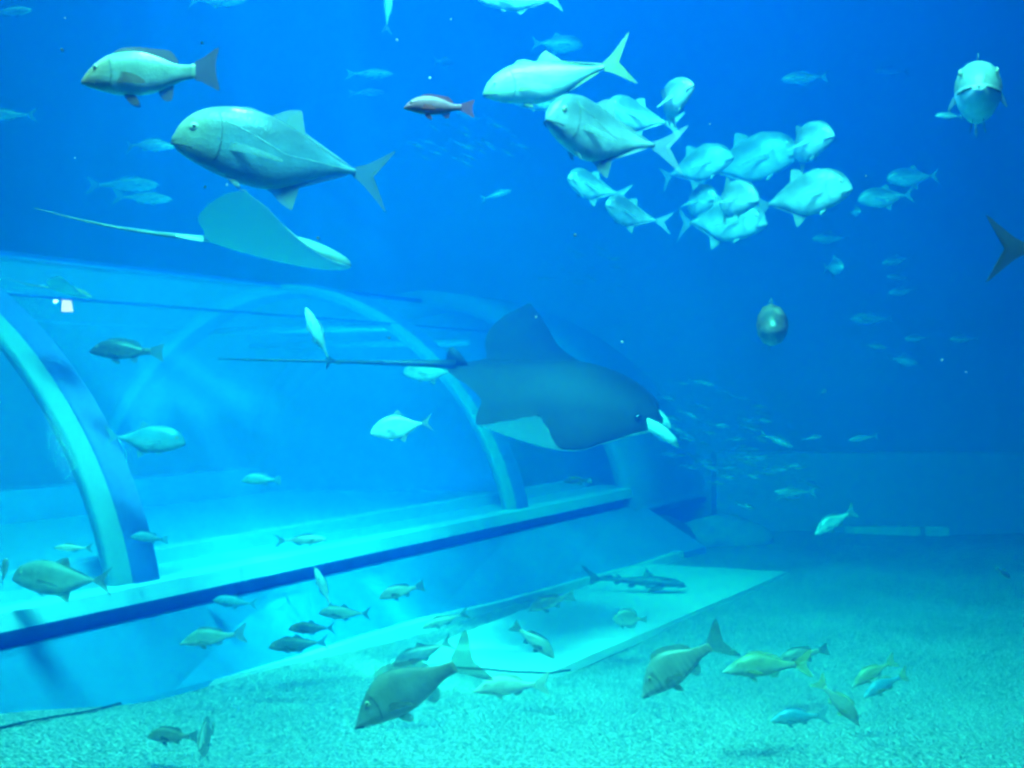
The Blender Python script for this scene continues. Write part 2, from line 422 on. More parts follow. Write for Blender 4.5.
mat_plain('manta_top', (.02,.026,.03), .6, noise=.4, nscale=4)
mat_plain('manta_under', (.62,.66,.65), .6)
mat_plain('ray_top', (.22,.24,.2), .6, noise=.3, nscale=5)
mat_plain('ray_under', (.75,.82,.8), .6)

m, n, l, b = nodes('gravel')
tc = n.new('ShaderNodeTexCoord')
vo = n.new('ShaderNodeTexVoronoi'); vo.inputs['Scale'].default_value = 46; vo.inputs['Randomness'].default_value = 1
nz = n.new('ShaderNodeTexNoise'); nz.inputs['Scale'].default_value = 44; nz.inputs['Detail'].default_value = 5; nz.inputs['Roughness'].default_value = .7
n2 = n.new('ShaderNodeTexNoise'); n2.inputs['Scale'].default_value = .9; n2.inputs['Detail'].default_value = 3
for t in (vo, nz, n2): l.new(tc.outputs['Object'], t.inputs['Vector'])
r1 = n.new('ShaderNodeValToRGB')
r1.color_ramp.elements[0].position = .38; r1.color_ramp.elements[0].color = (.22,.27,.27,1)
r1.color_ramp.elements[1].position = .58; r1.color_ramp.elements[1].color = (.95,.97,.95,1)
l.new(nz.outputs['Fac'], r1.inputs['Fac'])
r2 = n.new('ShaderNodeMapRange'); r2.inputs['From Min'].default_value = .3; r2.inputs['From Max'].default_value = .7; r2.inputs['To Min'].default_value = .75
l.new(n2.outputs['Fac'], r2.inputs['Value'])
mx = n.new('ShaderNodeMix'); mx.data_type = 'RGBA'; mx.blend_type = 'MULTIPLY'; mx.inputs[0].default_value = 1
l.new(r1.outputs['Color'], mx.inputs[6]); l.new(r2.outputs[0], mx.inputs[7]); l.new(mx.outputs[2], b.inputs['Base Color'])
b.inputs['Roughness'].default_value = .9
bp = n.new('ShaderNodeBump'); bp.inputs['Strength'].default_value = .9; bp.inputs['Distance'].default_value = .05
l.new(vo.outputs['Distance'], bp.inputs['Height']); l.new(bp.outputs['Normal'], b.inputs['Normal'])
MATS['gravel'] = m

mat_plain('tank_wall', (.22,.38,.55), .8, noise=.15, nscale=.6)
mat_plain('wall_ledge', (.30,.46,.60), .8)
mat_plain('plinth_face', (.08,.48,.90), .45, noise=.12, nscale=1.2)
mat_plain('recess', (.01,.16,.62), .7)
mat_plain('ledge', (.40,.80,.95), .5)
mat_plain('white_panel', (.92,.95,.95), .5, noise=.06, nscale=3)
mat_plain('white_kerb', (.9,.93,.93), .5)
mat_plain('rib_blue', (.02,.14,.5), .5)
mat_plain('rib_pale', (.12,.36,.46), .5)
mat_plain('cable', (.03,.04,.05), .6)
mat_plain('rock', (.10,.16,.2), .9, noise=.4, nscale=5, bump=.6, bscale=14)
mat_plain('sand', (.42,.5,.5), .9, noise=.2, nscale=9, bump=.5, bscale=40)
mat_plain('speck', (.95,.95,.95), .6)
m, n, l, b = nodes('acrylic')
n.remove(b)
tr = n.new('ShaderNodeBsdfTransparent'); tr.inputs[0].default_value = (.93,.97,1,1)
gl = n.new('ShaderNodeBsdfGlossy'); gl.inputs['Roughness'].default_value = .08
ms = n.new('ShaderNodeMixShader')
ms.inputs[0].default_value = .006; l.new(tr.outputs[0], ms.inputs[1]); l.new(gl.outputs[0], ms.inputs[2])
df = n.new('ShaderNodeBsdfDiffuse'); df.inputs[0].default_value = (.20,.55,.95,1)
tl = n.new('ShaderNodeBsdfTranslucent'); tl.inputs[0].default_value = (.30,.62,.95,1)
m5 = n.new('ShaderNodeMixShader'); m5.inputs[0].default_value = .5
l.new(df.outputs[0], m5.inputs[1]); l.new(tl.outputs[0], m5.inputs[2])
m6 = n.new('ShaderNodeMixShader'); m6.inputs[0].default_value = .15      # diffuse haze added to make the tunnel look brighter
l.new(ms.outputs[0], m6.inputs[1]); l.new(m5.outputs[0], m6.inputs[2])
l.new(m6.outputs[0], n['Material Output'].inputs['Surface'])
MATS['acrylic'] = m
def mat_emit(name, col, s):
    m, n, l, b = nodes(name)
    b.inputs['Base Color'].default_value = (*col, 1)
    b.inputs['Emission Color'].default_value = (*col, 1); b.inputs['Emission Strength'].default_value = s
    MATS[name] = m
mat_emit('lamp_white', (1,.35,.4), 30.)  # glow imitating light reflected in the acrylic, no fixture there
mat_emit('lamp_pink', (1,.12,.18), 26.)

# ------------------------------------------------------------------ tank shell
def structure(name, v, f, mat, smooth=False):
    return put(name, mesh(name, v, f, [MATS[mat]], smooth), kind='structure')
# gravel floor: a gently heaped sheet
def floor_z(x, y):
    s_, n_ = x * .4384 + y * .8988, x * .8988 - y * .4384
    k = min(1, max(0, (7.0 - s_) / 1.9)); k = k * k * (3 - 2 * k)
    d = min(1, max(0, (-4.6 - n_) / 1.1)); d = d * d * (3 - 2 * d)
    return .22 * k * d + .035 * math.sin(x * 1.3 + y * .7) * math.sin(y * 1.1 - x * .5) * (1 if y > 3 else .3)
v, f = [], []
NX, NY = 120, 120
for j in range(NY + 1):
    for i in range(NX + 1):
        x = -16 + 28 * i / NX; y = -1 + 20.6 * j / NY
        v.append((x, y, floor_z(x, y) - .03))
for j in range(NY):
    for i in range(NX):
        a = j * (NX + 1) + i
        f.append((a, a + 1, a + NX + 2, a + NX + 1))
b0 = len(v)
v += [(-16,-1,-.5),(12,-1,-.5),(12,19.6,-.5),(-16,19.6,-.5)]
f.append((b0, b0+3, b0+2, b0+1))
structure('floor', v, f, 'gravel', True)
WY = 18.7
structure('wall_back', *box_data(-16, 12, WY, WY + .4, -.5, 10.5), 'tank_wall')
structure('wall_left', *box_data(-16.4, -16, -1, WY + .4, -.5, 10.5), 'tank_wall')
structure('wall_right', *box_data(12, 12.4, -1, WY + .4, -.5, 10.5), 'tank_wall')
structure('trim_1', *box_data(2.8, 12, WY - .5, WY, -.3, 1.05), 'wall_ledge')

# ------------------------------------------------------------------ tunnel
YAW = R(26)
U = Vector((math.sin(YAW), math.cos(YAW), 0)); N = Vector((math.cos(YAW), -math.sin(YAW), 0))
def tp(s, n, z): return U * s + N * n + Vector((0, 0, z))
CN, CZ, A, B = -8.75, .35, 2.85, 2.72
def arch(s, a, bb, k):          # angle k from the near foot over the top
    e = 1.1
    c, sn = math.cos(k), math.sin(k)
    return tp(s, CN + a * math.copysign(abs(c) ** e, c), CZ + bb * abs(sn) ** e)
def arch_shell(s0, s1, a0, a1, ns, k0=R(7), k1=R(173), nk=40):
    v, f = [], []
    for j in range(ns + 1):
        s = s0 + (s1 - s0) * j / ns
        for a in (a0, a1):
            for k in range(nk + 1):
                v.append(arch(s, A + a, B + a, k0 + (k1 - k0) * k / nk))
    w = 2 * (nk + 1)
    for j in range(ns):
        for k in range(nk):
            p = j * w + k
            f.append((p, p + 1, p + w + 1, p + w)); q = p + nk + 1
            f.append((q, q + w, q + w + 1, q + 1))
        for k in (0, nk):
            p = j * w + k
            f.append((p, p + w, p + w + nk + 1, p + nk + 1))
    for j in (0, ns):
        for k in range(nk):
            p = j * w + k
            f.append((p, p + nk + 1, p + nk + 2, p + 1))
    return v, f

tun = bpy.data.objects.new('viewing_tunnel', None); C.objects.link(tun)
tun['label'] = 'clear arched walk-through tunnel with blue ribs along the tank floor'; tun['category'] = 'tunnel'
def tpart(name, vf, mat, smooth=True, label=None):
    o = put(name, mesh(name, vf[0], vf[1], [MATS[mat]], smooth), tun)
    if label: o['label'] = label
    return o
S0, S1 = .5, 17.5
RIBS = [6.65, 12.3]
prev = S0
for i, s in enumerate(RIBS + [15.2]):
    tpart('acrylic_panel', arch_shell(prev + .08, s - .08, -.05, .0, 6), 'acrylic')
    prev = s
for s in RIBS:
    rb = tpart('rib', arch_shell(s - .06, s + .16, -.1, .06, 1), 'rib_blue')
    o = put('pale_flange', mesh('pale_flange', *arch_shell(s - .22, s - .06, -.06, .03, 1), [MATS['rib_pale']]), rb)
    o['label'] = 'pale flange along the blue rib'
# concrete collar where the tunnel meets the back of the tank
tpart('end_collar', arch_shell(15.2, 18.4, -.05, .16, 3, R(-4), R(184)), 'tank_wall')
# long rails on the crown and the tie bars
def rail(k, w=.05):
    P = [arch(s, A + .02, B + .02, k) for s in [S0 + (15.2 - S0) * i / 20 for i in range(21)]]
    return tube(P, [w] * 21, 8)
for k in (R(58), R(90), R(122)): tpart('roof_rail', rail(k, .03 if k == R(90) else .012), 'rib_blue')
for s, z in ((12.5, 2.62), (14.2, 2.5)):
    tpart('tie_bar', tube([tp(s, CN - 2.0, z), tp(s, CN + 1.25, z)], [.04, .04], 8), 'rib_pale')
# walkway and inner kerb inside
def prism(poly_s):              # list of rings of (s, n, z) points
    v, f = [], []
    k = len(poly_s[0])
    for ring in poly_s: v += [tp(*p) for p in ring]
    for j in range(len(poly_s) - 1):
        for i in range(k):
            a, b2 = j * k + i, j * k + (i + 1) % k
            f.append((a, b2, b2 + k, a + k))
    f.append(tuple(range(k))[::-1]); f.append(tuple((len(poly_s) - 1) * k + i for i in range(k)))
    return v, f
tpart('walkway', prism([[(s, -6.35, .3), (s, -6.35, .5), (s, -11.1, .5), (s, -11.1, .3)] for s in (S0, 18)]), 'ledge', False)
tpart('inner_kerb', prism([[(s, -6.3, .5), (s, -6.3, .84), (s, -6.45, .84), (s, -6.45, .5)] for s in (S0, 15)]), 'ledge', False)
tpart('far_kerb', prism([[(s, -11.2, .3), (s, -11.2, .84), (s, -11.6, .84), (s, -11.6, .3)] for s in (S0, 15)]), 'plinth_face', False)
# plinth, dark recess and pale ledge
base_pts = [(0, 702), (90, 697), (170, 692), (300, 661), (430, 622), (560, 588), (680, 555)]
ring = []
def sn(P): return (P.dot(U), P.dot(N))
bp_ = []
for px, py in base_pts:
    Y = F * H / (py - 384); bp_.append(sn(Vector(((px - 512) / F * Y, Y, 0))))
bp_ = [(a, max(b, -5.74)) for a, b in bp_]
bp_ = [(-1.0, bp_[0][1] - .1)] + bp_ + [(15.6, -4.98)]
tpart('plinth', prism([[(s, nn, -.3), (s, nn, .02), (s, -5.82, .5), (s, -6.6, .5), (s, -6.6, -.3)] for s, nn in bp_]), 'plinth_face', False)
tpart('recess_band', prism([[(s, -5.90, .48), (s, -5.90, .63), (s, -6.5, .63), (s, -6.5, .48)] for s in (-1.0, 15.5)]), 'recess', False, 'dark blue recessed band under the ledge')
tpart('ledge', prism([[(s, -5.78, .62), (s, -5.80, .72), (s, -6.3, .74), (s, -6.3, .62)] for s in (-1.0, 15.5)]), 'ledge', False, 'pale cyan ledge under the clear panels')

# white kerb at the foot of the plinth
kv = []
K = [(168, 693, .012), (300, 662, .05), (362, 645, .075), (430, 625, .08), (500, 606, .05), (590, 580, .04), (640, 568, .05), (680, 556, .07)]
v, f = [], []
for px, py, w in K:
    Y = F * H / (py - 384); P = Vector(((px - 512) / F * Y, Y, 0))
    for dn, z in ((0, -.05), (0, w * .8), (w * 1.4, w * .8), (w * 1.6, -.05)):
        q = P + N * (dn - w * .8); v.append((q.x, q.y, z))
for j in range(len(K) - 1):
    for i in range(4):
        a, c = j * 4 + i, j * 4 + (i + 1) % 4
        f.append((a, c, c + 4, a + 4))
f.append((3, 2, 1, 0)); f.append(tuple(4 * (len(K) - 1) + i for i in range(4)))
put('kerb_strip', mesh('kerb_strip', v, f, [MATS['white_kerb']], False), label='white kerb strip along the foot of the tunnel base', category='kerb')

# white panel lying on the gravel
Q = [(2.92, 14.07), (1.46, 14.7), (-.87, 9.55), (.225, 9.08)]
v = [(x, y, -.05) for x, y in Q] + [(x, y, .015) for x, y in Q]
f = [(0,1,2,3), (7,6,5,4)] + [((i+1)%4, i, i+4, (i+1)%4+4) for i in range(4)]
put('floor_panel', mesh('floor_panel', v, f, [MATS['white_panel']], False), label='large smooth white rectangular panel lying on the gravel', category='panel')
P = []
def ground(px, py):
    Y = 3.
    while Y < 19:
        q = at(px, py, Y)
        if q.z <= floor_z(q.x, q.y) - .03: return q
        Y += .01
for px, py in [(-60, 742), (-30, 737), (0, 730), (30, 723), (60, 718), (90, 713), (110, 708), (130, 702), (150, 698), (168, 694)]:
    q = ground(px, py); P.append((q.x, q.y, q.z + .012))
put('cord', mesh('cord', *tube(P, [.006] * len(P), 6), [MATS['cable']]), label='thin dark cord lying across the gravel in front of the tunnel base', category='cord')
P = [(x + (-.02 + .04 * (i % 2)), y, .045) for i, (x, y) in enumerate([(-.45, 9.2), (-.2, 9.12), (.05, 9.03), (.24, 9.0), (.42, 9.1)])]
put('cord', mesh('cord', *tube(P, [.007] * len(P), 6), [MATS['cable']]), label='short dark cord along the near edge of the white floor panel', category='cord')
# pale bars by the back wall
for a, c, lab in (((846, 523), (919, 527), 'long white bar lying at the foot of the back wall'), ((926, 526), (948, 528), 'short pale bar beside the long white bar at the back wall')):
    A1, C1 = at(a[0], a[1], 18.05), at(c[0], c[1], 18.05)
    v, f = box_data(A1.x, C1.x, 18.0, 18.12, -.08, .06 if 'long' in lab else .03)
    put('floor_bar', mesh('floor_bar', v, f, [MATS['white_kerb']], False), label=lab, category='bar')
# rocks
def rock(px, py, Y, rx, ry, rz, mat, label, name):
    random.seed(int(px)); v, f = [], []
    ph = [random.uniform(0, 6) for _ in range(6)]
    ns, nr = 28, 14
    for i in range(nr + 1):
        p = math.pi * i / nr
        for k in range(ns):
            t = 2 * math.pi * k / ns
            d = 1 + .10 * math.sin(3 * t + ph[0]) * math.sin(p) + .08 * math.sin(5 * t + ph[1] + 3 * p) * math.sin(p) + .06 * math.sin(4 * p + ph[2])
            v.append((rx * d * math.sin(p) * math.cos(t), ry * d * math.sin(p) * math.sin(t), rz * d * math.cos(p)))
    for i in range(nr):
        for k in range(ns):
            f.append((i*ns+k, (i+1)*ns+k, (i+1)*ns+(k+1)%ns, i*ns+(k+1)%ns))
    o = put(name, mesh(name, v, f, [MATS[mat]]), label=label, category='rock' if name == 'rock' else 'mound')
    q = at(px, py, Y); o.location = (q.x, Y, 0)
rock(660, 530, 16.6, .40, .4, .36, 'rock', 'dark rounded rock at the far end of the tunnel base', 'rock')
rock(722, 540, 17.2, .62, .5, .30, 'sand', 'low pale mound beside the dark rock near the back wall', 'sand_mound')
rock(600, 500, 17.2, .5, .5, .25, 'sand', 'low mound behind the far end of the tunnel ledge', 'sand_mound') if 0 else None

# two glowing shapes standing in for light reflected in the acrylic
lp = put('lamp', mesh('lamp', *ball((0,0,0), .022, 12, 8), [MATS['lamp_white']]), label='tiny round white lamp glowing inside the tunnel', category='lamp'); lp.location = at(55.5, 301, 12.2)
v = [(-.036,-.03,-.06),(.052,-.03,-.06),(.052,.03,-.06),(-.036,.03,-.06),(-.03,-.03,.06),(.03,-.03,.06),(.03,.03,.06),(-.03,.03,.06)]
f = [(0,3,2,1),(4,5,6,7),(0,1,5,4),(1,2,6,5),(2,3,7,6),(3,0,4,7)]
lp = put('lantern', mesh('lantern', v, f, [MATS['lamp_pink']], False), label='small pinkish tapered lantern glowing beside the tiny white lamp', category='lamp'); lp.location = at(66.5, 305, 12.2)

# ------------------------------------------------------------------ rays
def ray_mesh(name, le, te, thick, zf, twist, mats, half=1.0, ny=56, nc=30, hump=.05):
    """disc of a ray: le, te leading and trailing edge over |y|, thick over |y|, zf(y) height of the wing, twist(y) tilt of the chord"""
    v, f, mi = [], [], []
    for side in (1, -1):
        for j in range(ny + 1):
            y = -half + 2 * half * j / ny
            y = half * math.copysign(abs(y / half) ** .9, y)
            u = abs(y) / half
            xl, xt = interp(u, le), interp(u, te)
            th = interp(u, thick)
            for i in range(nc + 1):
                c = i / nc
                c = .5 - .5 * math.cos(math.pi * c)
                x = xl + (xt - xl) * c
                prof = (c ** .5) * (1 - c) * 2.6
                z = side * th * prof * (1. if side > 0 else .7)
                if side > 0: z += hump * math.exp(-(y / .13) ** 2) * math.exp(-((x - .12) / .28) ** 2)
                z += zf(y) + twist(y) * (x - (xl + xt) / 2)
                v.append((x, y, z))
    M = (ny + 1) * (nc + 1)
    for j in range(ny):
        for i in range(nc):
            a = j * (nc + 1) + i
            f.append((a, a + nc + 1, a + nc + 2, a + 1)); mi.append(0)
            a += M
            f.append((a, a + 1, a + nc + 2, a + nc + 1)); mi.append(1)
    for j in range(ny):         # close the edges
        for i in (0, nc):
            a = j * (nc + 1) + i
            f.append((a, a + M, a + M + nc + 1, a + nc + 1)); mi.append(0)
    for j in (0, ny):
        for i in range(nc):
            a = j * (nc + 1) + i
            f.append((a, a + 1, a + M + 1, a + M)); mi.append(0)
    return mesh(name, v, f, mats, True, mi)

def place(o, px, py, Y, L, yaw, pitch, roll):
    o.matrix_world = Matrix.Translation(at(px, py, Y)) @ Matrix.Rotation(R(yaw), 4, 'Z') @ Matrix.Rotation(R(-pitch), 4, 'Y') @ Matrix.Rotation(R(roll), 4, 'X') @ Matrix.Scale(L, 4)

# the manta: disc length 1 (x from -.5 to .5)
mr = bpy.data.objects.new('manta_ray', None); C.objects.link(mr)
mr['label'] = 'large dark-backed manta ray with white belly gliding before the tunnel end'; mr['category'] = 'manta ray'
LE = [(0,.44),(.06,.46),(.12,.43),(.2,.34),(.35,.20),(.55,.03),(.75,-.04),(.9,-.09),(1,-.14)]
TE = [(0,-.50),(.06,-.48),(.14,-.40),(.25,-.33),(.4,-.34),(.6,-.33),(.8,-.27),(.93,-.20),(1,-.16)]
TH = [(0,.105),(.1,.095),(.22,.06),(.5,.026),(.8,.012),(1,.003)]
def mz(y):
    a = abs(y)
    return .17 * a ** 1.6 if y > 0 else -.21 * a + .85 * max(0, a - .42) ** 1.4
def mtw(y): return 0 if y > 0 else -.10 * abs(y)
put('body', ray_mesh('manta_body', LE, TE, TH, mz, mtw, [MATS['manta_top'], MATS['manta_under']], .95), mr)
P = [(-.46 - .125 * i, -.01, .02 - .027 * i) for i in range(9)]
put('tail', mesh('manta_tail', *tube(P, [.022, .016, .012, .009, .007, .006, .005, .004, .002], 8), [MATS['manta_top']]), mr)
put('dorsal_fin', mesh('manta_dorsal', *fin_xz([(1.13,.02),(1.20,.075),(1.25,.085),(1.255,.03),(1.2,.015)], 0, .006), [MATS['manta_top']]), mr)
for s in (1, -1):               # horn-like head fins, white inside
    v, f = tube([(.38, s*.12, -.01), (.43, s*.14, -.02), (.47, s*.145, -.035), (.51, s*.135, -.055), (.545, s*.12, -.08)], [.024, .028, .026, .02, .008], 10)
    v = [(a, s*.14 + (b - s*.14) * .5, c) for a, b, c in v]
    put('head_fin', mesh('head_fin', v, f, [MATS['manta_under']]), mr)['label'] = 'white curled fin beside the mouth'
    v, f = ball((.34, s * .165, .015), .018, 12, 8)
    put('eye', mesh('ray_eye', v, f, [MATS['eye_pupil']]), mr)
v, f = tube([(.445, -.10, -.015), (.46, 0, -.02), (.445, .10, -.015)], [.012, .02, .012], 8)
put('mouth', mesh('ray_mouth', v, f, [MATS['mouth']]), mr)
place(mr, 558, 392, 9.6, 1.66, 4, -13, 16)

# pale ray showing its underside
def stingray(label, px, py, Y, L, yaw, pitch, roll, zfun, tail_len, name='stingray', top='ray_top', under='ray_under'):
    o = bpy.data.objects.new(name, None); C.objects.link(o)
    o['label'] = label; o['category'] = 'ray'
    le = [(0,.50),(.05,.49),(.12,.40),(.25,.30),(.45,.19),(.65,.10),(.85,.01),(1,-.10)]
    te = [(0,-.42),(.1,-.40),(.25,-.38),(.5,-.40),(.75,-.32),(.92,-.22),(1,-.13)]
    th = [(0,.075),(.15,.06),(.35,.035),(.7,.014),(1,.003)]
    put('body', ray_mesh('ray_body', le, te, th, zfun, lambda y: 0, [MATS[top], MATS[under]], .66), o)
    n_ = 14
    P = [(-.38 - tail_len * i / n_, .012 * math.sin(i * .4), .01 - .03 * math.sin(i * .22)) for i in range(n_ + 1)]
    put('tail', mesh('ray_tail', *tube(P, [.017 * (1 - i / (n_ + 1)) ** 1.3 + .002 for i in range(n_ + 1)], 8), [MATS[top]]), o)
    for s in (1, -1):
        v, f = ball((.30, s * .07, .055), .02, 10, 6)
        put('eye', mesh('ray_eye', v, f, [MATS['eye_pupil']]), o)
        out = smooth_outline([(-.36, s*.02), (-.42, s*.10), (-.52, s*.11), (-.56, s*.06), (-.46, s*.01)], 3)
        k = len(out)
        v = [(a, b, .008) for a, b in out] + [(a, b, -.004) for a, b in out]
        f = [tuple(range(k)), tuple(range(k, 2*k))[::-1]] + [((i+1)%k, i, i+k, (i+1)%k+k) for i in range(k)]
        put('pelvic_fin', mesh('ray_pelvic', v, f, [MATS[under]], False), o)
    place(o, px, py, Y, L, yaw, pitch, roll)
    return o
stingray('pale stingray with raised wing and long thin tail under the large trevally', 270, 252, 7.0, .86, 4, -10, 8,
         lambda y: (.62 * abs(y) ** 1.35 if y < 0 else .30 * abs(y) ** 1.3), 1.05)
stingray('dusky ray with dark tail gliding just above the glowing lamps', 68, 292, 8.4, .30, 10, -12, -6,
         lambda y: .35 * abs(y) ** 1.5, .9)

# ------------------------------------------------------------------ fish, one by one
TV, SJ, SN, EM, FU, PO, BU, GR, SH = 'trevally slimjack snapper emperor fusilier pompano butterfly grouper shark'.split()
